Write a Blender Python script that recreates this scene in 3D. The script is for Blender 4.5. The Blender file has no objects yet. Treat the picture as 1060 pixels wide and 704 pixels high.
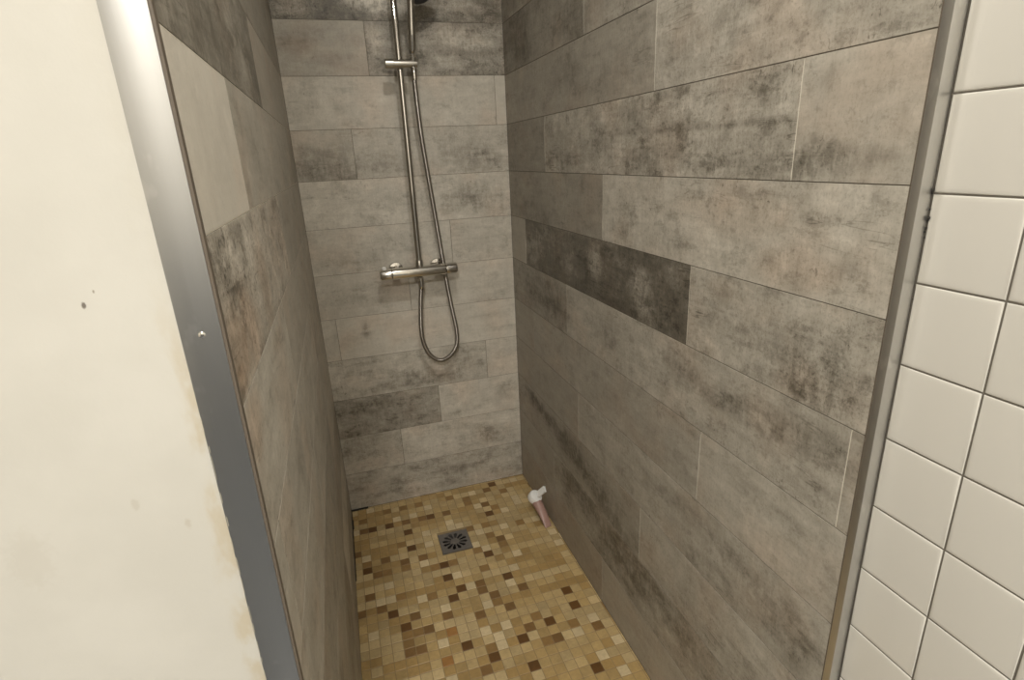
import bpy, bmesh, math, random
import numpy as np
from mathutils import Vector, Matrix, noise as mn

U = 0.155            # one plank height (15.5 cm) is the unit the room is laid out in
W = 4.594            # clear width of the shower, in units
ZT = 15.8            # ceiling height, in units
YO = -9.42           # front end of the partition on the left
sc = bpy.context.scene
C = sc.collection

# ------------------------------------------------------------------ camera
cam = bpy.data.cameras.new('camera')
co = bpy.data.objects.new('camera', cam); C.objects.link(co); sc.camera = co
cam.sensor_fit = 'HORIZONTAL'; cam.sensor_width = 36.0
cam.lens = 567.742 / 1060 * 36.0
cam.clip_start = 0.01
Rm = Matrix(((0.9522605, 0.13685963, -0.27289077),
             (-0.30197042, 0.29086431, -0.90786112),
             (-0.04487536, 0.94692523, 0.31830616)))
co.matrix_world = Matrix.Translation(Vector((0.6775011, -12.6154682, 8.35661524)) * U) @ Rm.to_4x4()

# ------------------------------------------------------------------ world, lights, exposure
wd = bpy.data.worlds.new('world'); sc.world = wd; wd.use_nodes = True
bg = wd.node_tree.nodes['Background']
bg.inputs[0].default_value = (1.0, 0.93, 0.82, 1); bg.inputs[1].default_value = 0.02
sc.view_settings.view_transform = 'Standard'; sc.view_settings.look = 'None'
sc.view_settings.gamma = 1.0; sc.view_settings.use_curve_mapping = False
sc.view_settings.exposure = 0.0

def area(name, loc, power, size, color, rot=(0, 0, 0), shape='DISK'):
    l = bpy.data.lights.new(name, 'AREA'); l.energy = power; l.shape = shape; l.size = size; l.color = color
    o = bpy.data.objects.new(name, l); C.objects.link(o)
    o.location = loc; o.rotation_euler = rot
    return o
area('ceiling_lamp_light', (-0.20, -2.95, 2.38), 45, 0.30, (1.0, 0.965, 0.905))
area('shower_fill_light', (0.36, -1.28, 2.42), 10, 0.10, (1.0, 0.955, 0.88))  # added fill to brighten the shower interior, stands for no fixture

# ------------------------------------------------------------------ materials
def new_mat(name):
    m = bpy.data.materials.new(name); m.use_nodes = True
    nt = m.node_tree; b = nt.nodes['Principled BSDF']
    return m, nt, b
def N(nt, typ, **kw):
    n = nt.nodes.new(typ)
    for k, v in kw.items(): setattr(n, k, v)
    return n
def math_(nt, op, a, b=None, c=None, clamp=False):
    n = nt.nodes.new('ShaderNodeMath'); n.operation = op; n.use_clamp = clamp
    for i, v in enumerate((a, b, c)):
        if v is None: continue
        if isinstance(v, (int, float)): n.inputs[i].default_value = v
        else: nt.links.new(v, n.inputs[i])
    return n.outputs[0]
def mix_(nt, fac, a, b, blend='MIX'):
    n = nt.nodes.new('ShaderNodeMix'); n.data_type = 'RGBA'; n.blend_type = blend
    for s, v in ((n.inputs[0], fac), (n.inputs[6], a), (n.inputs[7], b)):
        if isinstance(v, (int, float)): s.default_value = v
        elif isinstance(v, tuple): s.default_value = v + (1,) if len(v) == 3 else v
        else: nt.links.new(v, s)
    return n.outputs[2]
def noise_(nt, vec, scale, detail=4, rough=0.55, dist=0.0):
    n = nt.nodes.new('ShaderNodeTexNoise'); n.inputs['Scale'].default_value = scale
    n.inputs['Detail'].default_value = detail; n.inputs['Roughness'].default_value = rough
    n.inputs['Distortion'].default_value = dist
    nt.links.new(vec, n.inputs['Vector']); return n.outputs[0]
def scl(nt, vec, s):
    n = nt.nodes.new('ShaderNodeVectorMath'); n.operation = 'MULTIPLY'
    nt.links.new(vec, n.inputs[0]); n.inputs[1].default_value = s; return n.outputs[0]
def sstep(nt, v, a, b, to=(0, 1)):
    n = nt.nodes.new('ShaderNodeMapRange'); n.interpolation_type = 'SMOOTHSTEP'
    n.inputs[1].default_value = a; n.inputs[2].default_value = b
    n.inputs[3].default_value = to[0]; n.inputs[4].default_value = to[1]
    nt.links.new(v, n.inputs[0]); return n.outputs[0]
def plain(name, col, rough=0.5, metal=0.0, **kw):
    m, nt, b = new_mat(name)
    b.inputs['Base Color'].default_value = col + (1,)
    b.inputs['Roughness'].default_value = rough; b.inputs['Metallic'].default_value = metal
    for k, v in kw.items(): b.inputs[k].default_value = v
    return m

def plank_material():
    """Weathered wood look porcelain. UV = metres along / up the plank (shifted per plank),
    attribute 'tone' = tone of the glaze print, 'rough_print' = how busy the print is."""
    m, nt, b = new_mat('wood_look_tile'); L = nt.links
    uv = N(nt, 'ShaderNodeUVMap', uv_map='UVMap').outputs[0]
    tone = N(nt, 'ShaderNodeAttribute', attribute_name='tone').outputs['Fac']
    busy = N(nt, 'ShaderNodeAttribute', attribute_name='busy').outputs['Fac']
    warm = N(nt, 'ShaderNodeAttribute', attribute_name='warm').outputs['Fac']
    big = noise_(nt, scl(nt, uv, (0.6, 1, 1)), 9, 5, 0.6, 0.4)
    mid = noise_(nt, scl(nt, uv, (0.8, 1, 1)), 34, 5, 0.65, 0.3)
    saw = noise_(nt, scl(nt, uv, (1, 0.16, 1)), 120, 4, 0.7)
    grain = noise_(nt, scl(nt, uv, (0.12, 1, 1)), 70, 5, 0.65, 0.5)
    t = math_(nt, 'MULTIPLY_ADD', math_(nt, 'SUBTRACT', big, 0.5), math_(nt, 'MULTIPLY_ADD', busy, 0.50, 0.12), tone)
    t = math_(nt, 'MULTIPLY_ADD', math_(nt, 'SUBTRACT', mid, 0.5), math_(nt, 'MULTIPLY_ADD', busy, 0.62, 0.10), t)
    t = math_(nt, 'MULTIPLY_ADD', math_(nt, 'SUBTRACT', saw, 0.5), math_(nt, 'MULTIPLY_ADD', busy, 0.30, 0.08), t)
    t = math_(nt, 'MULTIPLY_ADD', math_(nt, 'SUBTRACT', grain, 0.5), math_(nt, 'MULTIPLY_ADD', busy, 0.30, 0.06), t)
    blot = N(nt, 'ShaderNodeAttribute', attribute_name='blot').outputs['Fac']
    brk = math_(nt, 'MULTIPLY_ADD', noise_(nt, scl(nt, uv, (1, 0.3, 1)), 75, 6, 0.7), 0.45, math_(nt, 'MULTIPLY', noise_(nt, scl(nt, uv, (0.7, 1, 1)), 30, 9, 0.78, 0.1), 0.55))
    t = math_(nt, 'MULTIPLY_ADD', blot, sstep(nt, brk, 0.42, 0.56, (0.45, 1.35)), t)
    spl = noise_(nt, scl(nt, uv, (0.7, 1, 1)), 20, 9, 0.78, 0.15)
    t = math_(nt, 'MULTIPLY_ADD', math_(nt, 'MULTIPLY', sstep(nt, spl, 0.52, 0.60), math_(nt, 'ADD', busy, 0.1)), -0.20, t)
    fine = noise_(nt, scl(nt, uv, (1, 0.6, 1)), 260, 5, 0.75)
    t = math_(nt, 'MULTIPLY_ADD', math_(nt, 'MULTIPLY', sstep(nt, fine, 0.50, 0.62), math_(nt, 'ADD', busy, 0.1)), -0.16, t)
    t = math_(nt, 'MULTIPLY_ADD', math_(nt, 'MULTIPLY', sstep(nt, spl, 0.46, 0.38), math_(nt, 'ADD', busy, 0.1)), 0.12, t)
    # small dark pits, only where a broad mask lets them through
    pm = sstep(nt, noise_(nt, scl(nt, uv, (0.7, 1, 1)), 7, 3, 0.5), 0.50, 0.66)
    pit = sstep(nt, noise_(nt, scl(nt, uv, (1, 0.55, 1)), 150, 3, 0.6, 0.8), 0.60, 0.70)
    t = math_(nt, 'MULTIPLY_ADD', math_(nt, 'MULTIPLY', math_(nt, 'MULTIPLY', pm, pit), busy), -0.55, t)
    # long hairline cracks along the plank
    cr = noise_(nt, scl(nt, uv, (0.10, 1, 1)), 30, 3, 0.6, 0.2)
    cr = math_(nt, 'ABSOLUTE', math_(nt, 'SUBTRACT', cr, 0.5))
    crm = sstep(nt, noise_(nt, scl(nt, uv, (0.5, 1, 1)), 11, 2, 0.5), 0.54, 0.66)
    crk = math_(nt, 'MULTIPLY', sstep(nt, cr, 0.0, 0.012, (1, 0)), crm)
    t = math_(nt, 'MULTIPLY_ADD', math_(nt, 'MULTIPLY', crk, busy), -0.35, t)
    rp = N(nt, 'ShaderNodeValToRGB'); L.new(t, rp.inputs[0]); e = rp.color_ramp.elements
    e[0].position = 0.0; e[0].color = (0.050, 0.044, 0.034, 1)
    e[1].position = 1.0; e[1].color = (0.68, 0.64, 0.56, 1)
    q = rp.color_ramp.elements.new(0.3); q.color = (0.155, 0.140, 0.112, 1)
    q = rp.color_ramp.elements.new(0.6); q.color = (0.365, 0.338, 0.287, 1)
    pinkm = sstep(nt, noise_(nt, uv, 6, 3, 0.5), 0.45, 0.70)
    col = mix_(nt, math_(nt, 'MULTIPLY', pinkm, 0.45), rp.outputs[0], (1.08, 0.95, 0.88), 'MULTIPLY')
    col = mix_(nt, warm, col, (1.25, 0.86, 0.62), 'MULTIPLY')
    L.new(col, b.inputs['Base Color'])
    L.new(sstep(nt, mid, 0.3, 0.7, (0.42, 0.60)), b.inputs['Roughness'])
    b.inputs['Specular IOR Level'].default_value = 0.4
    bp = N(nt, 'ShaderNodeBump'); bp.inputs['Strength'].default_value = 0.25; bp.inputs['Distance'].default_value = 0.0012
    L.new(math_(nt, 'ADD', mid, saw), bp.inputs['Height']); L.new(bp.outputs[0], b.inputs['Normal'])
    return m

def mosaic_material():
    m, nt, b = new_mat('stone_mosaic'); L = nt.links
    c = N(nt, 'ShaderNodeAttribute', attribute_name='chip').outputs['Color']
    geo = N(nt, 'ShaderNodeNewGeometry').outputs['Position']
    n = noise_(nt, geo, 90, 5, 0.65); n2 = noise_(nt, geo, 22, 3, 0.5)
    k = math_(nt, 'ADD', math_(nt, 'MULTIPLY_ADD', n, 0.55, 0.52), math_(nt, 'MULTIPLY', n2, 0.42))
    vm = N(nt, 'ShaderNodeVectorMath', operation='SCALE'); L.new(c, vm.inputs[0]); L.new(k, vm.inputs[3])
    L.new(vm.outputs[0], b.inputs['Base Color'])
    b.inputs['Roughness'].default_value = 0.42
    bp = N(nt, 'ShaderNodeBump'); bp.inputs['Strength'].default_value = 0.2; bp.inputs['Distance'].default_value = 0.001
    L.new(n, bp.inputs['Height']); L.new(bp.outputs[0], b.inputs['Normal'])
    return m

def painted_material():
    m, nt, b = new_mat('cream_painted_plaster'); L = nt.links
    pos = N(nt, 'ShaderNodeNewGeometry').outputs['Position']
    xyz = N(nt, 'ShaderNodeSeparateXYZ'); L.new(pos, xyz.inputs[0])
    cl = sstep(nt, noise_(nt, pos, 7, 4, 0.55), 0.3, 0.7)
    col = mix_(nt, cl, (0.585, 0.57, 0.52), (0.63, 0.615, 0.565))
    # yellowed drips close to the metal edge, lower part
    d = math_(nt, 'MULTIPLY_ADD', xyz.outputs[0], -1.0, -0.031)           # metres from the metal
    wob = noise_(nt, scl(nt, pos, (3, 1, 1)), 14, 4, 0.6, 0.5)
    near = sstep(nt, math_(nt, 'SUBTRACT', d, math_(nt, 'MULTIPLY', wob, 0.034)), -0.012, 0.004, (1, 0))
    zm = sstep(nt, xyz.outputs[2], 1.10, 1.22, (1, 0.10))
    blob = sstep(nt, noise_(nt, scl(nt, pos, (1, 1, 0.5)), 45, 3, 0.6), 0.36, 0.6)
    st = math_(nt, 'MULTIPLY', math_(nt, 'MULTIPLY', near, zm), blob)
    col = mix_(nt, math_(nt, 'MULTIPLY', st, 0.6), col, (0.50, 0.42, 0.28))
    # a few chips and grey smudges
    for (x, z, r, s, c) in SMUDGES:
        v = N(nt, 'ShaderNodeVectorMath', operation='SUBTRACT'); L.new(pos, v.inputs[0]); v.inputs[1].default_value = (x, YO * U, z)
        w = scl(nt, v.outputs[0], (1, 0, 0.6))
        ln = N(nt, 'ShaderNodeVectorMath', operation='LENGTH'); L.new(w, ln.inputs[0])
        dd = math_(nt, 'ADD', ln.outputs['Value'], math_(nt, 'MULTIPLY', math_(nt, 'SUBTRACT', noise_(nt, pos, 160, 3, 0.6), 0.5), r * 1.4))
        f = sstep(nt, dd, r * 0.4, r, (s, 0))
        col = mix_(nt, f, col, c)
    L.new(col, b.inputs['Base Color']); b.inputs['Roughness'].default_value = 0.55
    bp = N(nt, 'ShaderNodeBump'); bp.inputs['Strength'].default_value = 0.12; bp.inputs['Distance'].default_value = 0.002
    L.new(noise_(nt, pos, 60, 5, 0.6), bp.inputs['Height']); L.new(bp.outputs[0], b.inputs['Normal'])
    return m

def brushed_material(name, col, rough, sc_=(60, 60, 1.2)):
    m, nt, b = new_mat(name); L = nt.links
    pos = N(nt, 'ShaderNodeNewGeometry').outputs['Position']
    n = noise_(nt, scl(nt, pos, sc_), 9, 4, 0.6)
    sp = noise_(nt, scl(nt, pos, (1, 1, 0.5)), 40, 3, 0.6)
    b.inputs['Metallic'].default_value = 1.0
    L.new(mix_(nt, sstep(nt, sp, 0.62, 0.72), mix_(nt, n, tuple(c * 0.95 for c in col), col), tuple(min(1, c * 1.12) for c in col)), b.inputs['Base Color'])
    L.new(sstep(nt, n, 0.2, 0.8, (rough * 0.95, rough * 1.05)), b.inputs['Roughness'])
    return m

def hose_material():
    m, nt, b = new_mat('ribbed_steel_hose'); L = nt.links
    uv = N(nt, 'ShaderNodeUVMap', uv_map='UVMap').outputs[0]
    s = N(nt, 'ShaderNodeSeparateXYZ'); L.new(uv, s.inputs[0])
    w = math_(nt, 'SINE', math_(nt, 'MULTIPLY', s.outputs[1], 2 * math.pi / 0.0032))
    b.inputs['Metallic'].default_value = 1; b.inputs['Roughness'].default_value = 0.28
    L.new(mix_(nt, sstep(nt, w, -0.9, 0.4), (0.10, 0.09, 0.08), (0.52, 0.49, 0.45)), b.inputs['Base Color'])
    bp = N(nt, 'ShaderNodeBump'); bp.inputs['Strength'].default_value = 0.5; bp.inputs['Distance'].default_value = 0.0006
    L.new(w, bp.inputs['Height']); L.new(bp.outputs[0], b.inputs['Normal'])
    return m

SMUDGES = [(-0.092, 1.200, 0.0022, 0.9, (0.12, 0.10, 0.08)), (-0.083, 1.210, 0.0011, 0.7, (0.2, 0.17, 0.12)),
           (-0.098, 1.02, 0.0045, 0.35, (0.45, 0.41, 0.34)), (-0.063, 0.99, 0.004, 0.4, (0.45, 0.40, 0.32)),
           (-0.185, 0.985, 0.022, 0.16, (0.45, 0.41, 0.34)), (-0.175, 1.28, 0.009, 0.2, (0.45, 0.41, 0.34)),
           (-0.056, 1.425, 0.003, 0.6, (0.35, 0.30, 0.22))]
M = {}
M['plank'] = plank_material(); M['mosaic'] = mosaic_material(); M['paint'] = painted_material()
M['grout'] = plain('grey_grout', (0.80, 0.76, 0.66), 0.85)
M['grout_and_shade'] = plain('dark_grout_and_shade', (0.13, 0.115, 0.09), 0.85)  # grout on the back wall, painted joint shade on the right wall
M['dark_grout'] = plain('floor_grout', (0.27, 0.20, 0.105), 0.85)
M['tile_grout'] = plain('tile_grout', (0.16, 0.145, 0.12), 0.85)
M['white_tile'] = plain('white_glazed_tile', (0.71, 0.69, 0.635), 0.16)
M['brushed'] = brushed_material('brushed_aluminium', (0.44, 0.445, 0.45), 0.30)
M['satin'] = brushed_material('satin_trim', (0.62, 0.61, 0.585), 0.36)
M['satin'].node_tree.nodes['Principled BSDF'].inputs['Metallic'].default_value = 0.92
M['sealant'] = plain('brown_sealant', (0.13, 0.105, 0.08), 0.6)
M['old_paint'] = plain('old_pale_paint', (0.42, 0.39, 0.33), 0.5)
M['black'] = plain('black_gap', (0.02, 0.018, 0.015), 0.7)
M['chrome'] = plain('chrome', (0.58, 0.565, 0.54), 0.05, 1.0)
M['mixer'] = plain('polished_steel', (0.74, 0.72, 0.67), 0.20, 1.0)
M['satin_steel'] = plain('satin_steel', (0.50, 0.48, 0.44), 0.30, 1.0)
M['hose'] = hose_material()
M['nozzle'] = plain('dark_spray_face', (0.035, 0.033, 0.032), 0.35)
M['drain'] = plain('dull_steel_grate', (0.20, 0.185, 0.17), 0.45, 0.5)
M['white_plastic'] = plain('white_plastic', (0.82, 0.82, 0.80), 0.35)
M['tube'] = plain('pinkish_tube_plastic', (0.36, 0.225, 0.19), 0.35)
M['ceiling'] = plain('ceiling_paint', (0.78, 0.75, 0.69), 0.8)
M['room_floor'] = plain('dark_room_floor', (0.16, 0.165, 0.17), 0.35)
M['rear_paint'] = plain('rear_wall_paint', (0.74, 0.70, 0.62), 0.7)
M['rear_dark'] = plain('dark_reflect_band', (0.27, 0.27, 0.27), 0.5)

# ------------------------------------------------------------------ helpers
def tag(o, label=None, cat=None, group=None, kind=None):
    if label: o['label'] = label
    if cat: o['category'] = cat
    if group: o['group'] = group
    if kind: o['kind'] = kind
    return o
def empty(name, loc):
    o = bpy.data.objects.new(name, None); C.objects.link(o); o.location = loc; o.empty_display_size = 0.02
    return o
def link_mesh(name, me, mat, parent=None, smooth=False):
    o = bpy.data.objects.new(name, me); C.objects.link(o)
    for x in (mat if isinstance(mat, (list, tuple)) else [mat]): me.materials.append(x)
    if smooth:
        me.polygons.foreach_set('use_smooth', [True] * len(me.polygons))
        me.set_sharp_from_angle(angle=math.radians(38))
    if parent:
        o.parent = parent; o.matrix_parent_inverse = Matrix.Translation(-Vector(parent.location))
    return o
def from_bm(name, bm, mat, parent=None, smooth=True):
    bmesh.ops.recalc_face_normals(bm, faces=bm.faces)
    me = bpy.data.meshes.new(name); bm.to_mesh(me); bm.free()
    return link_mesh(name, me, mat, parent, smooth)
def box(bm, a, b, bev=0.0, seg=2):
    a = Vector(a); b = Vector(b)
    r = bmesh.ops.create_cube(bm, size=1.0)
    for v in r['verts']:
        v.co = Vector([(a[i] + b[i]) / 2 + v.co[i] * abs(b[i] - a[i]) for i in range(3)])
    if bev:
        es = list({e for v in r['verts'] for e in v.link_edges})
        bmesh.ops.bevel(bm, geom=es, offset=bev, segments=seg, affect='EDGES', profile=0.6)
def lathe(bm, origin, axis, prof, n=32, cap=True):
    """prof: (distance along the axis, radius)"""
    axis = Vector(axis).normalized(); origin = Vector(origin)
    t = Vector((0, 0, 1)) if abs(axis.z) < 0.9 else Vector((1, 0, 0))
    e1 = axis.cross(t).normalized(); e2 = axis.cross(e1)
    rings = []
    for d, r in prof:
        rings.append([bm.verts.new(origin + axis * d + (e1 * math.cos(2 * math.pi * k / n) + e2 * math.sin(2 * math.pi * k / n)) * max(r, 1e-5)) for k in range(n)])
    for A, B in zip(rings, rings[1:]):
        for k in range(n): bm.faces.new((A[k], A[(k + 1) % n], B[(k + 1) % n], B[k]))
    if cap:
        bm.faces.new(rings[0]); bm.faces.new(rings[-1][::-1])
def catmull(pts, sub=10):
    P = [Vector(p) for p in pts]; P = [P[0] * 2 - P[1]] + P + [P[-1] * 2 - P[-2]]
    out = []
    for i in range(1, len(P) - 2):
        for j in range(sub):
            t = j / sub; a, b, c, d = P[i - 1:i + 3]
            out.append(0.5 * ((2 * b) + (c - a) * t + (2 * a - 5 * b + 4 * c - d) * t * t + (3 * b - a - 3 * c + d) * t ** 3))
    out.append(P[-2]); return out
def tube_mesh(name, path, rad, mat, parent=None, n=20, sub=10):
    pts = catmull(path, sub); V = []; F = []; UVv = []
    prev = None; acc = 0.0
    for i, p in enumerate(pts):
        d = (pts[min(i + 1, len(pts) - 1)] - pts[max(i - 1, 0)]).normalized()
        if prev is None: e1 = d.cross(Vector((0, 1, 0))).normalized()
        else: e1 = (prev - d * prev.dot(d)).normalized()
        prev = e1; e2 = d.cross(e1)
        if i: acc += (p - pts[i - 1]).length
        for k in range(n + 1):
            a = 2 * math.pi * k / n
            V.append(p + (e1 * math.cos(a) + e2 * math.sin(a)) * rad); UVv.append((k / n, acc))
    for i in range(len(pts) - 1):
        for k in range(n): a = i * (n + 1) + k; F.append((a, a + 1, a + n + 2, a + n + 1))
    me = bpy.data.meshes.new(name); me.from_pydata([tuple(v) for v in V], [], F)
    ul = me.uv_layers.new(name='UVMap')
    for l in me.loops: ul.data[l.index].uv = UVv[l.vertex_index]
    return link_mesh(name, me, mat, parent, True)

# ------------------------------------------------------------------ plank walls
def value_noise(a, b, seed):
    return np.array([mn.noise(Vector((x, y, seed))) for x, y in zip(a.ravel(), b.ravel())]).reshape(a.shape)

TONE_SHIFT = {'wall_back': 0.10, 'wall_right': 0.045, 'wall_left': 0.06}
def plank_wall(name, label, frame, s0, s1, rows, blots, seed, grout, gap=0.0019, depth=0.0010, hshade=None):
    """frame(s, z, out) -> point; rows: {k: (joints, tones)}; one mesh: planks + grout bed"""
    rng = random.Random(seed)
    V = []; F = []; MI = []; TONE = []; BLOT = []; BUSY = []; WARM = []; UVs = []
    def zl(k): return 0.0 if k == 0 else 1.0275 + (k - 1)
    for k in range(16):
        z0, z1 = zl(k), min(zl(k + 1), ZT)
        if k in rows: joints, tones = rows[k]
        else:
            j = s0 + rng.uniform(0.6, 5.8); joints = []
            while j < s1: joints.append(j); j += 6.15
            tones = [rng.choice((0.5, 0.62, 0.68, 0.4)) for _ in range(len(joints) + 1)]
        edges = [s0] + [j for j in joints if s0 < j < s1] + [s1]
        for i in range(len(edges) - 1):
            tn = tones[i] if i < len(tones) else 0.6
            base, busy, warm = (tn if isinstance(tn, tuple) else (tn, 0.5, 0.0))
            gv = gap * 1.25
            a, b = edges[i] + gv / 2 / U, edges[i + 1] - gv / 2 / U
            c, d = z0 + gap / 2 / U, z1 - gap / 2 / U
            ns = max(2, int((b - a) * U / 0.009)); nz = max(2, int((d - c) * U / 0.009))
            S, Z = np.meshgrid(np.linspace(a, b, ns + 1), np.linspace(c, d, nz + 1))
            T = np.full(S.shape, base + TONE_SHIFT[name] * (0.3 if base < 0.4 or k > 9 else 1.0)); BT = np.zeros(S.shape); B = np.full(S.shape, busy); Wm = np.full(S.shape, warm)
            wob = value_noise(S * 1.3, Z * 2.6, seed + k * 3.7) ; wob2 = value_noise(S * 4, Z * 6, seed + k * 1.7 + 50)
            for bl in blots:
                bl = bl[:5] + (bl[5] * (0.72 if bl[5] < 0 else 1.0),) + bl[6:]
                if bl[0] != k: continue
                _, bs, bz, rs, rz, am = bl[:6]
                r = np.sqrt(((S - bs) / rs) ** 2 + ((Z - bz) / rz) ** 2) + wob * 0.55 + wob2 * 0.35
                msk = 1 / (1 + np.exp((r - 1) * 5.0))
                BT = BT + am * msk
                if len(bl) > 6: Wm = Wm + bl[6] * msk
                if len(bl) > 7: B = B + bl[7] * msk
            off = (rng.uniform(-40, 40), rng.uniform(-40, 40))
            base_i = len(V)
            bev = 0.0007 / U
            for r_ in range(nz + 1):
                for c_ in range(ns + 1):
                    s, z = S[r_, c_], Z[r_, c_]
                    V.append(frame(s, z, 0.0)); TONE.append(T[r_, c_]); BLOT.append(BT[r_, c_]); BUSY.append(B[r_, c_]); WARM.append(Wm[r_, c_])
                    UVs.append((s * U + off[0], z * U + off[1]))
            for r_ in range(nz):
                for c_ in range(ns):
                    q = base_i + r_ * (ns + 1) + c_
                    F.append((q, q + 1, q + ns + 2, q + ns + 1)); MI.append(0)
            # edge skirt down to the grout
            ring = [(0, c_) for c_ in range(ns)] + [(r_, ns) for r_ in range(nz)] + [(nz, c_) for c_ in range(ns, 0, -1)] + [(r_, 0) for r_ in range(nz, 0, -1)]
            q0 = len(V)
            for r_, c_ in ring:
                ds = (-1 if c_ == 0 else 1 if c_ == ns else 0) * bev * 0.6; dz = (-1 if r_ == 0 else 1 if r_ == nz else 0) * bev * 0.6
                V.append(frame(S[r_, c_] + ds, Z[r_, c_] + dz, -depth)); TONE.append(T[r_, c_] - (0.28 if dz else -0.05)); BLOT.append(BT[r_, c_]); BUSY.append(B[r_, c_]); WARM.append(0)  # level edges toned darker, joint shade put into the colour
                UVs.append((S[r_, c_] * U + off[0], Z[r_, c_] * U + off[1]))
            nr = len(ring)
            for i_ in range(nr):
                r_, c_ = ring[i_]; r2, c2 = ring[(i_ + 1) % nr]
                F.append((base_i + r_ * (ns + 1) + c_, base_i + r2 * (ns + 1) + c2, q0 + (i_ + 1) % nr, q0 + i_)); MI.append(0)
    g = len(V)                                             # grout bed and the wall's body behind it
    for out in (-depth * 0.85, -0.012):
        for s, z in ((s0, 0), (s1, 0), (s1, ZT), (s0, ZT)):
            V.append(frame(s, z, out)); TONE.append(0); BLOT.append(0); BUSY.append(0); WARM.append(0); UVs.append((s * U, z * U))
    F.append((g, g + 1, g + 2, g + 3)); F.append((g + 7, g + 6, g + 5, g + 4))
    for i in range(4): F.append((g + i, g + (i + 1) % 4, g + 4 + (i + 1) % 4, g + 4 + i))
    MI += [1] * 6
    if hshade:                                             # shade in the level joints put in as dark strips
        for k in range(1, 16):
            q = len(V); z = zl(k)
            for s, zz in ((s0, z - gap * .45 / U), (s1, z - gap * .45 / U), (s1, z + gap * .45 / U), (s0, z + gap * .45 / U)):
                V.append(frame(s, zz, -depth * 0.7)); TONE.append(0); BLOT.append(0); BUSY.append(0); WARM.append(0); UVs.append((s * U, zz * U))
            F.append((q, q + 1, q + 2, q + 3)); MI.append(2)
    me = bpy.data.meshes.new(name); me.from_pydata([tuple(v) for v in V], [], F)
    for nm, dat in (('tone', TONE), ('blot', BLOT), ('busy', BUSY), ('warm', WARM)):
        at = me.attributes.new(nm, 'FLOAT', 'POINT'); at.data.foreach_set('value', np.array(dat, dtype=np.float32))
    ul = me.uv_layers.new(name='UVMap')
    li = np.zeros(len(me.loops), dtype=np.int32); me.loops.foreach_get('vertex_index', li)
    ul.data.foreach_set('uv', np.array(UVs, dtype=np.float32)[li].ravel())
    o = link_mesh(name, me, [M['plank'], grout, hshade or grout])
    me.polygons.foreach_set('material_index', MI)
    return tag(o, label, kind='structure')

back_rows = {
 0: ([], [(0.60, 0.55, 0)]), 1: ([1.46], [(0.61, 0.5, 0), (0.72, 0.5, 0)]), 2: ([2.5], [(0.46, 0.6, 0), (0.76, 0.4, 0)]),
 3: ([3.78], [(0.66, 0.6, 0), (0.74, 0.35, 0)]), 4: ([0.32], [(0.68, 0.3, 0), (0.76, 0.25, 0)]),
 5: ([2.05], [(0.67, 0.35, 0), (0.73, 0.3, 0)]), 6: ([3.12], [(0.69, 0.4, 0), (0.67, 0.4, 0)]),
 7: ([], [(0.72, 0.5, 0)]), 8: ([1.2], [(0.62, 0.35, 0), (0.65, 0.45, 0)]), 9: ([4.35], [(0.70, 0.35, 0), (0.72, 0.1, 0)]),
 10: ([1.7], [(0.60, 0.25, 0), (0.46, 0.7, 0)]), 11: ([], [(0.36, 0.8, 0)]), 12: ([2.9], [(0.6, 0.5, 0), (0.5, 0.5, 0)])}
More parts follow.
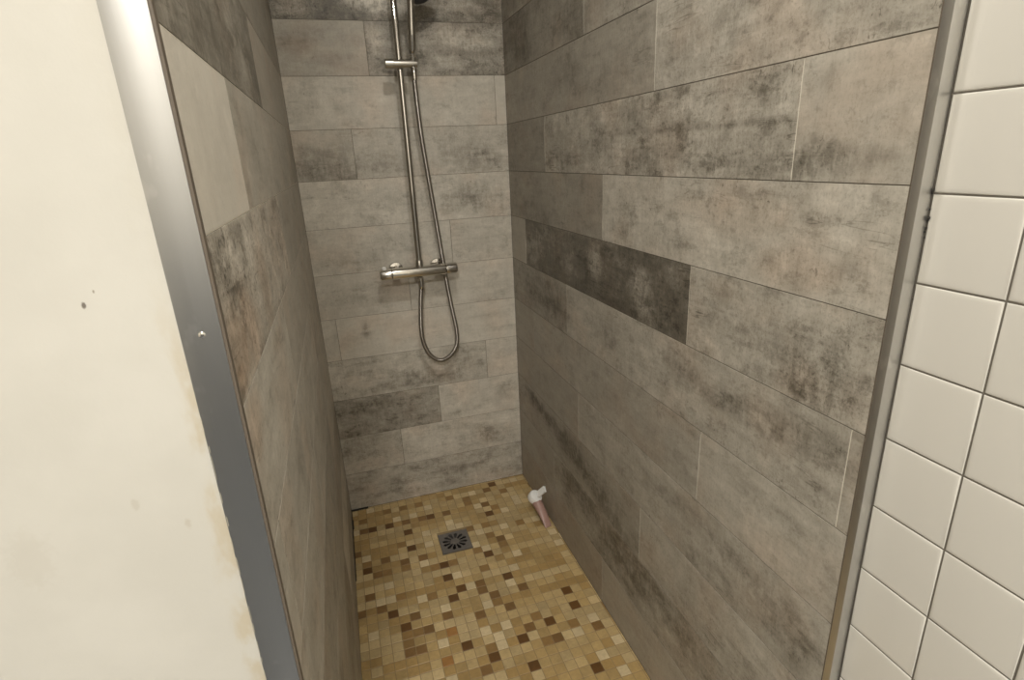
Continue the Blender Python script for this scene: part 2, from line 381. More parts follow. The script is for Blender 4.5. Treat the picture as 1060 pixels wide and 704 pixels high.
back_blots = [
 (0, 1.25, 0.50, 0.22, 0.25, -0.22), (0, 2.8, 0.62, 0.6, 0.12, -0.22), (0, 2.5, 0.30, 0.5, 0.2, -0.08), (0, 4.0, 0.8, 0.7, 0.12, -0.12),
 (1, 3.55, 1.55, 0.35, 0.28, -0.24), (1, 4.0, 1.35, 0.5, 0.16, -0.16), (1, 0.2, 1.75, 0.7, 0.3, -0.16), (1, 2.7, 1.85, 0.6, 0.1, -0.16),
 (1, 0.4, 1.2, 0.6, 0.3, 0.08),
 (2, 0.5, 2.8, 0.9, 0.16, -0.2), (2, 1.2, 2.3, 0.8, 0.3, -0.05), (2, 2.9, 2.2, 0.5, 0.08, -0.25), (2, 4.3, 2.6, 0.3, 0.2, -0.16),
 (3, 1.9, 3.35, 0.5, 0.18, -0.24), (3, 1.2, 3.2, 0.4, 0.10, -0.2), (3, 3.2, 3.5, 0.5, 0.3, -0.13), (3, 2.6, 3.2, 0.5, 0.1, -0.16), (3, 0.9, 3.6, 0.2, 0.1, -0.1),
 (4, 0.95, 4.72, 0.08, 0.17, -0.35), (4, 0.95, 4.6, 0.16, 0.04, -0.25), (4, 4.2, 4.3, 0.6, 0.04, -0.2), (4, 3.7, 4.65, 0.5, 0.05, -0.12), (4, 1.8, 4.35, 0.6, 0.02, -0.18),
 (5, 1.0, 5.5, 0.5, 0.2, -0.08), (5, 4.2, 5.3, 0.4, 0.25, -0.12),
 (6, 0.9, 6.3, 0.7, 0.2, -0.10), (6, 2.0, 6.5, 0.5, 0.25, -0.06),
 (7, 4.0, 7.5, 0.55, 0.35, -0.17), (7, 1.7, 7.45, 0.35, 0.1, -0.16), (7, 2.1, 7.7, 0.7, 0.15, -0.10), (7, 0.5, 7.3, 0.6, 0.2, 0.05), (7, 3.3, 7.5, 0.4, 0.3, -0.08),
 (8, 0.5, 8.2, 0.9, 0.34, -0.26), (8, 0.2, 8.7, 0.3, 0.1, -0.12), (8, 3.85, 8.4, 0.55, 0.35, -0.20), (8, 1.75, 8.4, 0.22, 0.3, -0.12), (8, 3.1, 8.6, 0.1, 0.3, -0.1),
 (9, 0.5, 9.6, 0.14, 0.4, -0.12), (9, 1.0, 9.9, 0.16, 0.5, -0.09), (9, 0.2, 9.5, 0.2, 0.4, -0.06), (9, 3.0, 9.6, 0.6, 0.2, -0.05),
 (10, 0.3, 10.6, 0.4, 0.15, -0.10, 0.15), (10, 0.9, 10.35, 0.3, 0.12, -0.10), (10, 3.6, 10.72, 0.5, 0.2, 0.24), (10, 4.35, 10.75, 0.2, 0.12, 0.2), (10, 1.9, 10.65, 0.16, 0.25, 0.24), (10, 2.85, 10.3, 0.25, 0.2, -0.08), (10, 3.9, 10.25, 0.8, 0.15, 0.08), (10, 3.8, 10.07, 0.6, 0.05, -0.16),
 (11, 0.9, 11.2, 0.35, 0.2, -0.1), (11, 0.35, 11.25, 0.25, 0.15, 0.12), (11, 1.95, 11.3, 0.5, 0.14, 0.34), (11, 2.0, 11.55, 0.5, 0.2, 0.2), (11, 3.6, 11.4, 0.4, 0.2, 0.14)]
right_rows = {
 0: ([4.86], [(0.50, 0.2, 0.1), (0.56, 0.2, 0.02)]), 1: ([2.42], [(0.52, 0.2, 0), (0.52, 0.5, 0)]), 2: ([6.16], [(0.50, 0.35, 0), (0.58, 0.4, 0)]),
 3: ([3.8], [(0.52, 0.2, 0), (0.60, 0.4, 0)]), 4: ([1.35, 7.5], [(0.52, 0.2, 0), (0.56, 0.3, 0), (0.64, 0.35, 0)]),
 5: ([3.29, 9.48], [(0.48, 0.4, 0), (0.62, 0.5, 0), (0.6, 0.4, 0)]), 6: ([1.02, 7.09], [(0.56, 0.2, 0), (0.27, 0.6, 0), (0.64, 0.6, 0)]),
 7: ([4.77], [(0.47, 0.3, 0), (0.70, 0.55, 0)]), 8: ([2.33, 8.49], [(0.44, 0.3, 0), (0.60, 0.75, 0), (0.66, 0.35, 0)]),
 9: ([6.14], [(0.50, 0.3, 0), (0.63, 0.55, 0)]), 10: ([4.09], [(0.46, 0.4, 0), (0.56, 0.45, 0)]), 11: ([2.0, 8.2], [0.5, 0.5, 0.6])}
right_blots = [
 (1, 5.2, 1.25, 0.9, 0.35, -0.16), (1, 5.9, 1.75, 1.4, 0.3, -0.18), (1, 4.0, 1.8, 1.2, 0.2, -0.20), (1, 7.2, 1.5, 1.0, 0.3, -0.10), (1, 3.4, 1.35, 0.5, 0.2, -0.1),
 (2, 1.9, 2.72, 0.9, 0.16, -0.30), (2, 3.4, 2.60, 0.9, 0.22, -0.28), (2, 4.6, 2.4, 1.1, 0.2, -0.22), (2, 5.4, 2.2, 0.6, 0.2, -0.20), (2, 1.0, 2.85, 0.5, 0.1, -0.22), (2, 8.5, 2.4, 1.0, 0.2, -0.08),
 (3, 8.9, 3.55, 0.9, 0.30, -0.16), (3, 7.3, 3.75, 0.8, 0.16, -0.12), (3, 8.0, 3.2, 0.7, 0.15, -0.12), (3, 9.3, 3.2, 0.3, 0.3, -0.1), (3, 6.0, 3.5, 0.5, 0.3, -0.08),
 (4, 5.4, 4.5, 0.9, 0.2, -0.06), (4, 8.7, 4.75, 0.6, 0.10, -0.12), (4, 9.3, 4.5, 0.25, 0.1, -0.08),
 (5, 2.7, 5.45, 0.55, 0.35, -0.24), (5, 1.6, 5.6, 0.6, 0.3, -0.14), (5, 8.6, 5.65, 0.9, 0.16, -0.22), (5, 7.6, 5.6, 0.8, 0.14, -0.15), (5, 6.8, 5.7, 0.5, 0.15, -0.12), (5, 9.0, 5.3, 0.5, 0.08, -0.12), (5, 4.9, 5.6, 0.5, 0.25, -0.10), (5, 7.0, 5.25, 1.0, 0.08, 0.07),
 (6, 4.5, 6.6, 0.22, 0.3, 0.20), (6, 5.9, 6.5, 0.3, 0.28, 0.22), (6, 6.2, 6.22, 0.5, 0.08, 0.10), (6, 6.6, 6.5, 0.4, 0.3, -0.08), (6, 4.2, 6.25, 0.4, 0.2, -0.08), (6, 1.5, 6.5, 0.5, 0.4, 0.16), (6, 6.6, 6.3, 0.35, 0.25, -0.14), (6, 5.2, 6.2, 0.3, 0.2, -0.10), (6, 5.3, 6.8, 0.4, 0.1, 0.10), (6, 3.4, 6.5, 0.3, 0.3, 0.10), (6, 6.7, 6.85, 0.3, 0.1, 0.08), (6, 2.6, 6.8, 0.6, 0.2, 0.10),
 (6, 9.15, 6.38, 0.42, 0.30, -0.30, 0, 0.4), (6, 8.5, 6.55, 0.3, 0.25, -0.12), (6, 7.7, 6.85, 0.3, 0.12, -0.12, 0.1), (6, 8.6, 6.15, 0.4, 0.08, -0.1), (6, 7.6, 6.4, 0.4, 0.3, -0.05),
 (7, 1.2, 7.2, 1.2, 0.2, -0.14), (7, 5.5, 7.45, 0.25, 0.32, -0.20), (7, 6.1, 7.75, 0.3, 0.16, -0.12), (7, 6.6, 7.25, 0.4, 0.1, -0.16), (7, 5.25, 7.8, 0.3, 0.2, 0.05), (7, 7.6, 7.7, 0.9, 0.2, -0.07, 0.12), (7, 8.7, 7.25, 0.5, 0.16, -0.10, 0.1), (7, 9.3, 7.4, 0.2, 0.12, -0.1), (7, 7.6, 7.2, 0.5, 0.12, 0.04),
 (8, 6.1, 8.25, 0.55, 0.2, -0.20), (8, 5.6, 8.7, 0.5, 0.2, -0.10), (8, 7.5, 8.25, 1.0, 0.24, -0.13), (8, 7.3, 8.55, 1.0, 0.03, -0.25), (8, 7.35, 8.85, 0.12, 0.15, -0.18), (8, 8.1, 8.8, 0.12, 0.16, -0.14), (8, 6.8, 8.8, 0.5, 0.15, 0.08), (8, 8.1, 8.18, 0.5, 0.02, -0.22), (8, 4.0, 8.4, 1.0, 0.3, -0.08),
 (8, 9.1, 8.22, 0.6, 0.10, -0.26), (8, 9.1, 8.06, 0.6, 0.05, -0.14), (8, 8.8, 8.8, 0.05, 0.1, -0.16),
 (9, 9.1, 9.30, 0.45, 0.035, -0.20), (9, 8.9, 9.42, 0.55, 0.03, -0.18), (9, 9.15, 9.56, 0.5, 0.035, -0.22), (9, 8.8, 9.7, 0.5, 0.03, -0.18), (9, 9.2, 9.82, 0.4, 0.03, -0.16),
 (9, 7.5, 9.45, 0.25, 0.2, -0.12), (9, 6.8, 9.5, 0.3, 0.25, -0.12), (9, 7.9, 9.65, 0.6, 0.12, -0.08), (9, 5.0, 9.5, 0.6, 0.3, -0.08), (9, 3.5, 9.6, 0.6, 0.3, -0.10),
 (10, 3.6, 10.3, 0.5, 0.3, -0.12), (10, 0.8, 10.6, 0.8, 0.4, -0.16), (10, 5.2, 10.4, 0.8, 0.2, -0.1), (10, 8.5, 10.3, 1.2, 0.06, -0.12)]
left_rows = {
 4: ([6.0], [(0.62, 0.45, 0), (0.62, 0.45, 0)]), 5: ([2.9, 9.02], [(0.58, 0.4, 0.03), (0.66, 0.5, 0), (0.68, 0.3, 0)]),
 6: ([0.4, 6.52], [(0.56, 0.3, 0), (0.60, 0.35, 0.02), (0.68, 0.5, 0)]), 7: ([5.0], [(0.54, 0.3, 0.02), (0.64, 0.9, 0.03)]),
 8: ([1.3, 7.54], [(0.52, 0.2, 0), (0.60, 0.35, 0), (0.88, 0.10, 0)]), 9: ([4.87], [(0.54, 0.10, 0.03), (0.38, 0.6, 0)]),
 10: ([2.5, 8.6], [(0.5, 0.2, 0), (0.48, 0.3, 0), (0.4, 0.4, 0)])}
left_blots = [
 (9, 5.2, 9.25, 0.5, 0.35, -0.16), (9, 6.2, 9.5, 0.5, 0.4, 0.08), (9, 7.4, 9.5, 0.6, 0.3, -0.06), (9, 9.0, 9.4, 0.4, 0.3, 0.06), (9, 8.2, 9.7, 0.4, 0.2, -0.10),
 (8, 6.6, 8.5, 0.4, 0.3, -0.06), (8, 8.4, 8.5, 0.5, 0.4, -0.03),
 (7, 9.15, 7.82, 0.40, 0.22, -0.26, 0, 0.5), (7, 8.4, 7.9, 0.30, 0.10, -0.22), (7, 9.1, 7.4, 0.35, 0.2, -0.12, 0.30), (7, 8.6, 7.3, 0.35, 0.25, -0.08, 0.2), (7, 9.2, 7.15, 0.2, 0.08, -0.2, 0.3), (7, 8.0, 7.6, 0.2, 0.4, 0.12), (7, 7.5, 7.5, 0.25, 0.4, -0.10, 0.2), (7, 6.3, 7.5, 0.5, 0.3, -0.06),
 (6, 9.1, 6.8, 0.3, 0.2, -0.10, 0.2), (6, 7.4, 6.85, 0.3, 0.1, -0.06, 0.15), (6, 8.3, 6.3, 0.6, 0.2, 0.05),
 (5, 7.2, 5.5, 0.3, 0.4, -0.12), (5, 5.2, 5.5, 0.6, 0.3, -0.10)]

plank_wall('wall_back', 'grey wood look tiled wall behind the shower rail', lambda s, z, o: (s * U, -o, z * U), 0, W, back_rows, back_blots, 11, M['grout_and_shade'], 0.0015)
plank_wall('wall_right', 'grey wood look tiled wall on the right of the shower', lambda s, z, o: (W * U - o, -s * U, z * U), 0, 9.61, right_rows, right_blots, 23, M['grout'], hshade=M['grout_and_shade'])
plank_wall('wall_left', 'grey wood look tiled wall on the left of the shower', lambda s, z, o: (o, -s * U, z * U), 0, 9.375, left_rows, left_blots, 37, M['grout'])

# ------------------------------------------------------------------ shower floor
def shower_floor():
    rng = random.Random(5); pitch = 0.2; g = 0.0055
    dark = {}
    for x, y, v in [(.65,3.74,2),(.85,4.14,2),(1.85,3.77,2),(1.66,4.18,1),(1.66,4.57,3),(1.43,5.17,3),(.07,3.5,1),(.26,3.1,1),(.46,3.54,1),(1.05,3.96,1),(.84,4.72,1),(1.05,4.78,1),(1.2,4.34,1),
        (2.05,3.56,2),(1.82,3.22,2),(2.43,3.56,1),(2.46,3.79,1),(2.65,3.97,1),(2.25,4.36,1),(2.85,5.17,2),(2.85,5.76,2),(2.26,5.35,2),(3.45,4.97,2),(4.06,4.33,2),(2.86,4.38,1),(1.84,4.97,2),
        (2.05,5.59,1),(3.3,3.94,1),(3.05,4.98,1),(3.43,5.37,1),(.87,.91,2),(1.26,.95,1),(.46,.91,2),(1.25,1.32,2),(.27,1.07,1),(1.25,1.96,2),(.27,2.35,2),(1.87,.93,2),(1.05,2.33,1),(.68,2.12,1),
        (.08,1.67,1),(1.45,2.36,1),(.46,2.67,1),(1.63,.9,1),(3.24,1.34,2),(3.28,.92,1),(2.78,2.76,2),(3.27,2.34,1),(3.04,3.56,2),(2.45,3.76,1),(4.06,4.74,2),(1.85,2.77,2),(1.84,3.18,2),(3.67,.25,2),
        (2.25,.89,1),(3.46,.4,1),(3.9,6.1,2),(3.2,6.3,2),(2.9,6.6,1),(4.3,5.3,1),(2.0,6.2,2),(1.2,6.0,1),(.8,5.6,1)]:
        dark[(round((x - .06) / .2), round((y - .17) / .2))] = v
    V = []; F = []; COL = []; MI = []
    pal = [(0.37, 0.255, 0.115), (0.34, 0.23, 0.10), (0.40, 0.285, 0.14), (0.44, 0.325, 0.175), (0.31, 0.20, 0.08), (0.37, 0.27, 0.14)]
    drain = (1.895, 2.585, 1.74, 2.45)
    bev = 0.0009 / U
    j = -1; last = {}
    while True:
        y0 = max(0.0, 0.07 + 0.2 * j); y1 = 0.07 + 0.2 * (j + 1)
        if y0 > 9.6: break
        for i in range(-1, 24):
            x0 = max(0.0, -0.04 + 0.2 * i); x1 = min(W, -0.04 + 0.2 * (i + 1))
            if x1 - x0 < 0.03 or y1 - y0 < 0.03: continue
            a, b = x0 + g, x1 - g; c, d = y0 + g, y1 - g
            if a < drain[1] and b > drain[0] and c < drain[3] and d > drain[2]:
                if (a + b) / 2 < drain[0]: b = drain[0] - g
                elif (a + b) / 2 > drain[1]: a = drain[1] + g
                elif (c + d) / 2 < drain[2]: d = drain[2] - g
                elif (c + d) / 2 > drain[3]: c = drain[3] + g
                else: continue
            v = dark.get((i, j), 0); r = rng.random()
            if v == 3: col = (0.33, 0.16, 0.05)
            elif v == 2: col = (0.125, 0.058, 0.016)
            elif v == 1: col = (0.20, 0.110, 0.040)
            elif r < 0.05: col = (0.23, 0.135, 0.05)
            elif r < 0.12: col = (0.50, 0.39, 0.24)
            elif r < 0.55 and (i - 1) in last: col = last[i - 1]
            else: col = rng.choice(pal)
            last[i] = rng.choice(pal) if (v or r < 0.15) else col
            kf = rng.uniform(0.92, 1.12) * (1.13 if not v else 0.95); col = (col[0] * kf, col[1] * kf * 1.03, col[2] * kf)
            h = rng.uniform(0, 0.0006); q = len(V)
            tx, ty = rng.uniform(-.0002, .0002), rng.uniform(-.0002, .0002)
            for (ss, zz) in ((0, -0.0012), (0, -0.0005 + h), (bev, h)):
                for X, Y, sx, sy in ((a, c, 1, 1), (b, c, -1, 1), (b, d, -1, -1), (a, d, 1, -1)):
                    V.append(((X + sx * ss) * U, -(Y + sy * ss) * U, zz + (tx * sx + ty * sy if ss else 0))); COL.append(col)
            for t in (0, 4):
                for k in range(4): F.append((q + t + k, q + t + 4 + k, q + t + 4 + (k + 1) % 4, q + t + (k + 1) % 4)); MI.append(0)
            F.append((q + 8, q + 11, q + 10, q + 9)); MI.append(0)
        j += 1
    dx0, dx1, dy0, dy1 = drain                                # grout bed with the drain's opening left free
    for (x0, x1, y0, y1) in ((0, dx0, 0, 9.6), (dx1, W, 0, 9.6), (dx0, dx1, 0, dy0), (dx0, dx1, dy1, 9.6)):
        q = len(V)
        for X, Y in ((x0, y0), (x0, y1), (x1, y1), (x1, y0)): V.append((X * U, -Y * U, -0.0006)); COL.append((0, 0, 0))
        F.append((q, q + 1, q + 2, q + 3)); MI.append(1)
    q = len(V)                                                # well under the grate
    for z in (-0.0006, -0.05):
        for X, Y in ((dx0, dy0), (dx1, dy0), (dx1, dy1), (dx0, dy1)): V.append((X * U, -Y * U, z)); COL.append((0, 0, 0))
    for k in range(4): F.append((q + k, q + (k + 1) % 4, q + 4 + (k + 1) % 4, q + 4 + k)); MI.append(2)
    F.append((q + 4, q + 5, q + 6, q + 7)); MI.append(2)
    me = bpy.data.meshes.new('floor'); me.from_pydata(V, [], F)
    at = me.attributes.new('chip', 'FLOAT_COLOR', 'POINT')
    at.data.foreach_set('color', np.array([c + (1,) for c in COL], dtype=np.float32).ravel())
    o = link_mesh('floor', me, [M['mosaic'], M['dark_grout'], M['black']]); me.polygons.foreach_set('material_index', MI)
    tag(o, 'shower floor of small tan and brown stone mosaic chips', kind='structure')
shower_floor()

# ------------------------------------------------------------------ white square tiles, right of the shower
def white_tiles():
    x = (W + 0.12) * U; V = []; F = []; MI = []
    pz = 0.6490; g = 0.0009; r = 0.0022
    cols = [-9.686, -10.29]
    while cols[-1] > -24: cols.append(cols[-1] - 0.60)
    zs = [4.075 + pz * k for k in range(-7, 19)]
    zs = [z for z in zs if z < ZT]; zs = [0.0] + [z for z in zs if z > 0.05] + [ZT]
    for y0, y1 in zip(cols, cols[1:]):
        for z0, z1 in zip(zs, zs[1:]):
            a, b, c, d = y0 * U - g, y1 * U + g, z0 * U + g, z1 * U - g
            if abs(a - b) < 0.01 or d - c < 0.01: continue
            q = len(V); lv = [(0, 0.0034), (0, 0.0016)] + [(r * (1 - math.cos(t)), 0.0016 - 0.0016 * math.sin(t)) for t in (0.5, 1.0, 1.35)] + [(r * 2.6, -0.00012)]
            for s, o in lv:
                for Y, Z, sy, sz in ((a, c, -1, 1), (b, c, 1, 1), (b, d, 1, -1), (a, d, -1, -1)):
                    V.append((x + o, Y + sy * s, Z + sz * s))
            for t in range(len(lv) - 1):
                for k in range(4):
                    F.append((q + 4 * t + k, q + 4 * t + (k + 1) % 4, q + 4 * t + 4 + (k + 1) % 4, q + 4 * t + 4 + k)); MI.append(0)
            e = q + 4 * (len(lv) - 1); F.append((e, e + 1, e + 2, e + 3)); MI.append(0)
    q = len(V); ye = cols[-1] * U
    for X in (x + 0.0013, x + 0.012):
        for Y, Z in ((-9.62 * U, 0), (ye, 0), (ye, ZT * U), (-9.62 * U, ZT * U)): V.append((X, Y, Z))
    F += [(q, q + 1, q + 2, q + 3), (q + 7, q + 6, q + 5, q + 4)] + [(q + k, q + 4 + k, q + 4 + (k + 1) % 4, q + (k + 1) % 4) for k in range(4)]
    MI += [1] * 6
    me = bpy.data.meshes.new('wall_right'); me.from_pydata(V, [], F)
    o = link_mesh('wall_outer_right', me, [M['white_tile'], M['tile_grout']], None, True); me.polygons.foreach_set('material_index', MI)
    tag(o, 'wall of square white glazed tiles right of the shower opening', kind='structure')
white_tiles()

# ------------------------------------------------------------------ painted partition, room shell
def slab(name, a, b, mat, label, bev=0):
    bm = bmesh.new(); box(bm, [v * U for v in a], [v * U for v in b], bev)
    return tag(from_bm(name, bm, mat, None, False), label, kind='structure')
slab('wall_front', (-9.0, YO, 0), (-0.205, YO + 0.6, ZT), M['paint'], 'cream painted end wall left of the metal edge strip')
slab('wall_rear', (-9.0, -23.4, 6.4), (4.8, -23.0, ZT), M['rear_paint'], 'painted wall behind the viewer')
slab('wall_rear_reflect_band', (-9.0, -23.4, 0), (4.8, -22.9, 6.4), M['rear_dark'], 'unseen dark band added behind the viewer for the metal to reflect')  # unseen dark band, added so the metal strips reflect dark lower down
slab('wall_outer_left', (-9.4, -23.4, 0), (-9.0, YO, ZT), M['rear_paint'], 'painted side wall of the room')
slab('floor_outer', (-9.4, -23.4, -0.35), (4.8, -9.6, -0.0), M['room_floor'], 'dark floor of the room before the shower')
slab('ceiling', (-9.4, -23.4, ZT), (4.9, 0.1, ZT + 0.3), M['ceiling'], 'painted ceiling')

# ------------------------------------------------------------------ metal edge trims
bm = bmesh.new()
box(bm, (-0.205 * U, (YO - 0.012) * U, 0), (-0.004 * U, (YO + 0.02) * U, ZT * U), 0.0006)
t1 = from_bm('trim_1', bm, M['brushed'], None, True); tag(t1, 'wide brushed metal edge strip between the cream wall and the left tiles', kind='structure')
bm = bmesh.new(); box(bm, (-0.02 * U, (YO - 0.006) * U, 0), (0.012 * U, -9.37 * U, ZT * U), 0.0008)
o = from_bm('sealant_edge', bm, M['sealant'], t1); tag(o, 'thin brown sealant line')
bm = bmesh.new()
lathe(bm, (-0.10 * U, (YO - 0.010) * U, 7.52 * U), (0, -1, 0), [(0, 0.0030), (0.0007, 0.0029), (0.0013, 0.002), (0.0015, 0.0006)], 20)
o = from_bm('screw', bm, M['chrome'], t1); tag(o, 'small bright screw head')
bm = bmesh.new()
box(bm, (W * U, -9.685 * U, 0), ((W + 0.118) * U, -9.61 * U, ZT * U), 0.0006)
t2 = from_bm('trim_2', bm, M['satin'], None, True); tag(t2, 'slim satin metal edge trim between the right tiles and the white tiles', kind='structure')
bm = bmesh.new(); box(bm, ((W - .001) * U, -9.613 * U, 0), ((W + 0.03) * U, -9.603 * U, ZT * U))
o = from_bm('sealant_edge', bm, M['sealant'], t2, False); tag(o, 'thin brown sealant line')

bm = bmesh.new(); rg = random.Random(3)                     # black mould specks in the joint beside the white tiles
for z, rr in ((7.99, .022), (7.975, .016), (7.86, .012), (7.80, .022), (7.785, .014), (7.73, .016), (7.70, .013), (7.66, .010), (7.2, .008), (6.2, .008)):
    q = bmesh.ops.create_icosphere(bm, subdivisions=2, radius=rr * 0.62 * U)['verts']
    c0 = Vector(((W + 0.113) * U, (-9.688 - rg.uniform(0, .012)) * U, z * U))
    for v in q: v.co = c0 + Vector((v.co.x * .6, v.co.y * .8, v.co.z * rg.uniform(0.9, 1.3)))
o = from_bm('mould_spots', bm, M['black'], t2); tag(o, 'black mould specks in the joint', kind='stuff')
bm = bmesh.new()                                            # ragged slivers of old paint on the wide strip's edge
z = 7.05
while z > 4.7:
    h = rg.uniform(0.03, 0.16); w = rg.uniform(0.0025, 0.005); x = -0.2045 + rg.uniform(0, .005)
    box(bm, (x * U, (YO - 0.016) * U, (z - h) * U), ((x + w) * U, (YO - 0.010) * U, z * U), 0.0002, 1)
    z -= h + rg.uniform(0.01, 0.12)
o = from_bm('paint_slivers', bm, M['old_paint'], t1, False); tag(o, 'ragged slivers of pale paint', kind='stuff')

# dark open joint along the foot of the left and back wall
bm = bmesh.new()
box(bm, (0.004 * U, -0.06 * U, -0.001), (0.42 * U, -0.0, 0.0035), 0.0004)
box(bm, (0.0, -2.6 * U, -0.001), (0.022 * U, -0.0, 0.0030), 0.0004)
box(bm, (0.0, -0.8 * U, -0.001), (0.04 * U, -0.45 * U, 0.0045), 0.0006)
tag(from_bm('trim_3', bm, M['black'], None, False), 'blackened open joint at the foot of the left corner', kind='structure')

# ------------------------------------------------------------------ shower column
def P(x, y, z): return Vector((x * U, y * U, z * U))
col = empty('shower_mixer', P(2.27, -0.0, 5.9))
tag(col, 'chrome bar mixer with upright riser rail fixed to the back wall', 'shower mixer')
YB = -0.42
bm = bmesh.new()
lathe(bm, P(1.66, YB, 6.0), (1, 0, 0), [(0, .118*U), (.004*U, .125*U), (.01*U, .13*U), (1.17*U, .13*U), (1.18*U, .125*U), (1.185*U, .118*U)], 40)
lathe(bm, P(2.27, YB, 5.86), (0, 0, -1), [(0, .07*U), (.06*U, .07*U), (.065*U, .062*U)], 24)
from_bm('mixer_body', bm, M['mixer'], col)
bm = bmesh.new()
lathe(bm, P(1.39, YB, 6.0), (1, 0, 0), [(0, .100*U), (.012*U, .118*U), (.03*U, .128*U), (.245*U, .128*U), (.255*U, .118*U)], 40)
fh = from_bm('flow_handle', bm, M['mixer'], col); tag(fh, 'left end knob of the bar')
bm = bmesh.new()
lathe(bm, P(1.50, YB, 6.115), (0, -0.2, 1), [(0, .045*U), (.045*U, .045*U), (.055*U, .036*U)], 20)
from_bm('stop_button', bm, M['white_plastic'], fh)
bm = bmesh.new()
lathe(bm, P(2.86, YB, 6.0), (1, 0, 0), [(0, .118*U), (.008*U, .126*U), (.22*U, .13*U), (.245*U, .120*U), (.258*U, .100*U)], 40)
th = from_bm('temperature_handle', bm, M['chrome'], col); tag(th, 'right end knob of the bar')
for x in (1.79, 2.73):
    bm = bmesh.new()
    lathe(bm, P(x, -0.002, 6.03), (0, -1, 0), [(0, .165*U), (.05*U, .165*U), (.08*U, .155*U), (.09*U, .09*U), (.34*U, .08*U)], 36)
    from_bm('wall_flange', bm, M['chrome'], col)
bm = bmesh.new()
lathe(bm, P(2.275, YB, 6.10), (0, 0, 1), [(0, .085*U), (.14*U, .085*U), (.16*U, .075*U), (.17*U, .066*U), (7.4*U, .066*U), (7.42*U, .05*U)], 32)
from_bm('riser_rail', bm, M['chrome'], col)
bm = bmesh.new()
lathe(bm, P(2.275, -0.002, 13.2), (0, -1, 0), [(0, .17*U), (.03*U, .17*U), (.05*U, .09*U), (.42*U, .075*U), (.5*U, .075*U)], 28)
from_bm('rail_bracket', bm, M['chrome'], col)
bm = bmesh.new()
lathe(bm, P(1.975, YB-.12, 10.17), (1, 0, 0), [(0, .085*U), (.01*U, .095*U), (.17*U, .095*U), (.175*U, .082*U), (.56*U, .082*U), (.63*U, .075*U)], 32)
lathe(bm, P(2.275, YB-.13, 10.17), (0, 1, 0), [(0, .06*U), (.2*U, .06*U), (.21*U, .05*U)], 28)
lathe(bm, P(2.53, YB - .12, 10.20), (0.045, -0.16, 1), [(0, .062*U), (.10*U, .07*U)], 28)
from_bm('slide_holder', bm, M['satin_steel'], col)

# hand shower resting in the holder
hb = P(2.525, YB - .13, 10.27); ax = Vector((0.045, -0.16, 1)).normalized()
hs = empty('hand_shower', hb)
tag(hs, 'chrome hand shower standing in the slide holder at the top edge', 'shower head')
bm = bmesh.new()
lathe(bm, hb, ax, [(0, .04*U), (.08*U, .042*U), (.1*U, .06*U), (.16*U, .078*U), (.5*U, .082*U), (.8*U, .072*U), (1.0*U, .078*U), (1.12*U, .09*U)], 28)
from_bm('handle', bm, M['chrome'], hs)
hc = hb + ax * (1.22 * U) + P(0.17, -0.10, 0.02)
fn = Vector((0.35, -0.70, -0.62)).normalized()
bm = bmesh.new()
lathe(bm, hc, fn, [(-.20*U, .02*U), (-.19*U, .12*U), (-.15*U, .24*U), (-.06*U, .36*U), (0, .385*U), (.03*U, .375*U)], 40)
from_bm('spray_head', bm, M['chrome'], hs)
bm = bmesh.new()
lathe(bm, hc + fn * (.028 * U), fn, [(0, .365*U), (.012*U, .36*U), (.014*U, .02*U)], 40)
sf = from_bm('spray_face', bm, M['nozzle'], hs); tag(sf, 'dark spray face')

# hose
hose = empty('shower_hose', P(2.3, -0.4, 5.7))
tag(hose, 'ribbed metal hose hanging in a long loop below the bar mixer', 'hose')
yb = YB
hp = [(2.522, -0.55, 10.27), (2.522, -0.56, 10.049), (2.523, -0.55, 9.857), (2.542, -0.50, 9.397), (2.576, -0.44, 8.844), (2.632, -0.38, 8.267), (2.717, -0.30, 7.455), (2.804, -0.23, 6.595),
      (2.890, -0.19, 5.689), (2.968, -0.20, 4.984), (3.026, -0.22, 4.503), (3.008, -0.25, 4.148), (2.864, -0.28, 3.907), (2.589, -0.31, 3.787), (2.342, -0.35, 3.962), (2.207, -0.38, 4.282), (2.173, -0.41, 4.674), (2.217, -0.42, 5.247), (2.264, -0.42, 5.624), (2.27, -0.42, 5.76)]
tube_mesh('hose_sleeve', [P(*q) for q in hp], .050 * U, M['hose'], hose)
bm = bmesh.new(); lathe(bm, P(2.27, yb, 5.60), (0, 0, 1), [(0, .052*U), (.02*U, .06*U), (.16*U, .068*U), (.2*U, .068*U)], 24)
from_bm('hose_nut', bm, M['chrome'], hose)
bm = bmesh.new(); lathe(bm, P(2.53, -.555, 9.86), (0.0, 0.0, 1), [(0, .052*U), (.04*U, .058*U), (.22*U, .058*U), (.25*U, .05*U)], 24)
from_bm('hose_nut', bm, M['chrome'], hose)

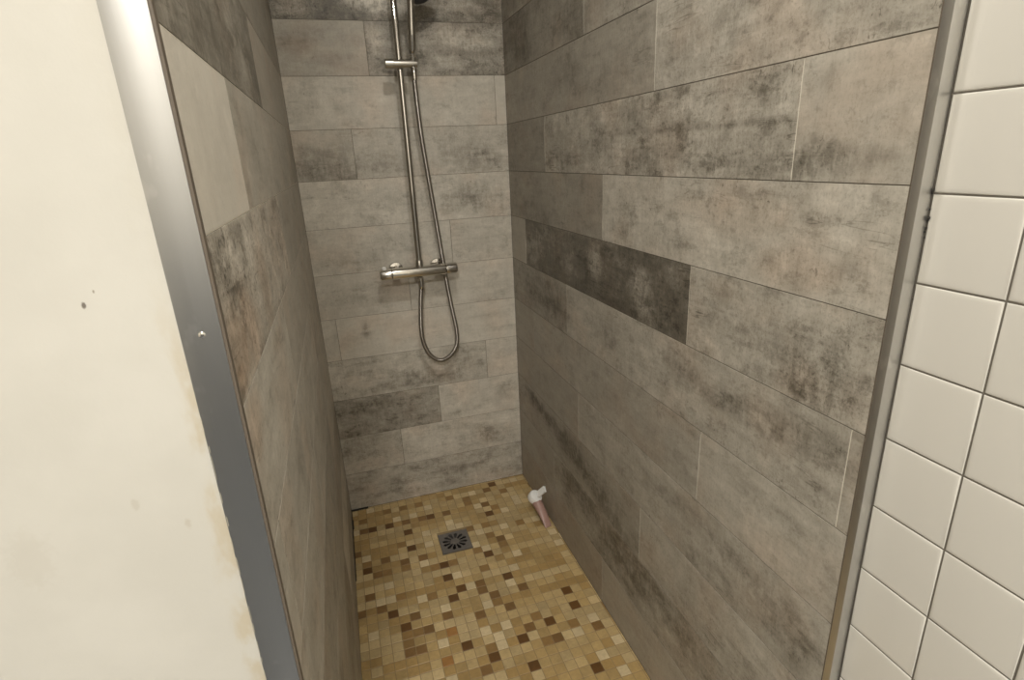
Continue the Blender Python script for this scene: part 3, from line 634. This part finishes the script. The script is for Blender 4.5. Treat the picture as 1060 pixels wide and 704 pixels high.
# ------------------------------------------------------------------ drain
def drain():
    cx, cy = 2.24, -2.095
    d = empty('drain', P(cx, cy, 0)); tag(d, 'square dark steel drain grate with a ring of slots in the mosaic floor', 'drain')
    h = 0.335 * U; r0, r1 = 0.095 * U, 0.285 * U; n = 12; sub = 6
    bm = bmesh.new()
    def ring(r, m): return [(r * math.cos(2 * math.pi * k / m), r * math.sin(2 * math.pi * k / m)) for k in range(m)]
    m = n * sub
    def sq(k):
        a = 2 * math.pi * k / m; c, s = math.cos(a), math.sin(a); q = h / max(abs(c), abs(s)); return (q * c, q * s)
    lo, hi = -0.0022, 0.0012
    X = cx * U; Y = cy * U
    def layer(z): 
        rs = [[bm.verts.new((X + px, Y + py, z)) for px, py in pts] for pts in
              (ring(0.03 * U, m), ring(r0, m), ring(r0 * 1.15, m), ring(r1 * 0.93, m), ring(r1, m), [sq(k) for k in range(m)])]
        return rs
    T = layer(hi); B = layer(lo)
    slot = lambda i, k: i == 2 and (k % sub) in (1, 2, 3, 4)
    for i in range(5):
        for k in range(m):
            k2 = (k + 1) % m
            if slot(i, k) or (i in (1, 3) and (k % sub) in (2, 3)):
                continue
            bm.faces.new((T[i][k], T[i][k2], T[i + 1][k2], T[i + 1][k])); bm.faces.new((B[i][k], B[i + 1][k], B[i + 1][k2], B[i][k2]))
    bm.faces.new(T[0])
    # walls round every open edge
    T_all = {v: b for R1, R2 in zip(T, B) for v, b in zip(R1, R2)}
    for e in [e for e in bm.edges if len(e.link_faces) == 1 and e.verts[0] in T_all and e.verts[1] in T_all]:
        a, b = e.verts; bm.faces.new((a, b, T_all[b], T_all[a]))
    from_bm('grate', bm, M['drain'], d, False)
    bm = bmesh.new()
    box(bm, (X - h - .006 * U, Y - h - .006 * U, -0.03), (X - h, Y + h + .006 * U, 0.0009)); box(bm, (X + h, Y - h - .006 * U, -0.03), (X + h + .006 * U, Y + h + .006 * U, 0.0009))
    box(bm, (X - h, Y - h - .006 * U, -0.03), (X + h, Y - h, 0.0009)); box(bm, (X - h, Y + h, -0.03), (X + h, Y + h + .006 * U, 0.0009))
    from_bm('frame', bm, M['drain'], d, False)
drain()

# ------------------------------------------------------------------ small tube in the corner
def tube():
    b0 = P(4.43, -2.40, 0.012); top = P(4.33, -1.84, 0.40)
    t = empty('squeeze_tube', b0); tag(t, 'small pinkish squeeze tube with open white flip cap leaning by the right wall', 'tube')
    ax = (top - b0); Ln = ax.length; ax.normalize()
    side = Vector((0.96, 0.1, -0.1)); side = (side - ax * side.dot(ax)).normalized(); nn = ax.cross(side)
    bm = bmesh.new(); rings = []; m = 28
    for i in range(13):
        f = i / 12; e = f ** 0.8
        ra = (0.085 + 0.045 * e) * U; rb = (0.010 + 0.115 * e) * U
        if i >= 12: ra *= .8; rb *= .8
        p = b0 + ax * (Ln * f) + Vector((0, 0, 0.008 * math.sin(math.pi * f)))
        rings.append([bm.verts.new(p + side * ra * math.cos(2 * math.pi * k / m) + nn * rb * math.sin(2 * math.pi * k / m)) for k in range(m)])
    for A, B in zip(rings, rings[1:]):
        for k in range(m): bm.faces.new((A[k], A[(k + 1) % m], B[(k + 1) % m], B[k]))
    bm.faces.new(rings[0]); bm.faces.new(rings[-1])
    for v in bm.verts: v.co.z = max(v.co.z, 0.0016); v.co.x = min(v.co.x, W * U - 0.0015)
    from_bm('tube_body', bm, M['tube'], t)
    n = Vector((0.30, -0.45, 0.84)).normalized()
    cc = P(4.31, -1.78, 0.44)
    bm = bmesh.new()
    lathe(bm, cc - n * (.06 * U), n, [(0, .12*U), (.02*U, .155*U), (.05*U, .17*U), (.15*U, .165*U), (.18*U, .15*U), (.19*U, .11*U)], 32)
    for v in bm.verts: v.co.x = min(v.co.x, W * U - 0.0012)
    cp = from_bm('cap', bm, M['white_plastic'], t)
    bm = bmesh.new()
    q = bmesh.ops.create_cube(bm, size=1.0)['verts']
    d1 = Vector((0.50, -0.42, 0.72)).normalized(); d3 = (n - d1 * n.dot(d1)).normalized(); d2 = d1.cross(d3)
    c = cc + d1 * (.32 * U) - Vector((0, 0, 0)) - Vector((0.004, 0, 0))
    for v in q: v.co = c + d1 * v.co.x * .24 * U + d2 * v.co.y * .13 * U + d3 * v.co.z * .045 * U
    bmesh.ops.bevel(bm, geom=list(bm.edges), offset=0.0018, segments=2, affect='EDGES')
    from_bm('flip_lid', bm, M['white_plastic'], cp)
tube()
for o in C.objects:
    if o.parent and o.parent.parent:
        o.matrix_parent_inverse = Matrix.Translation(Vector((0, 0, 0)))
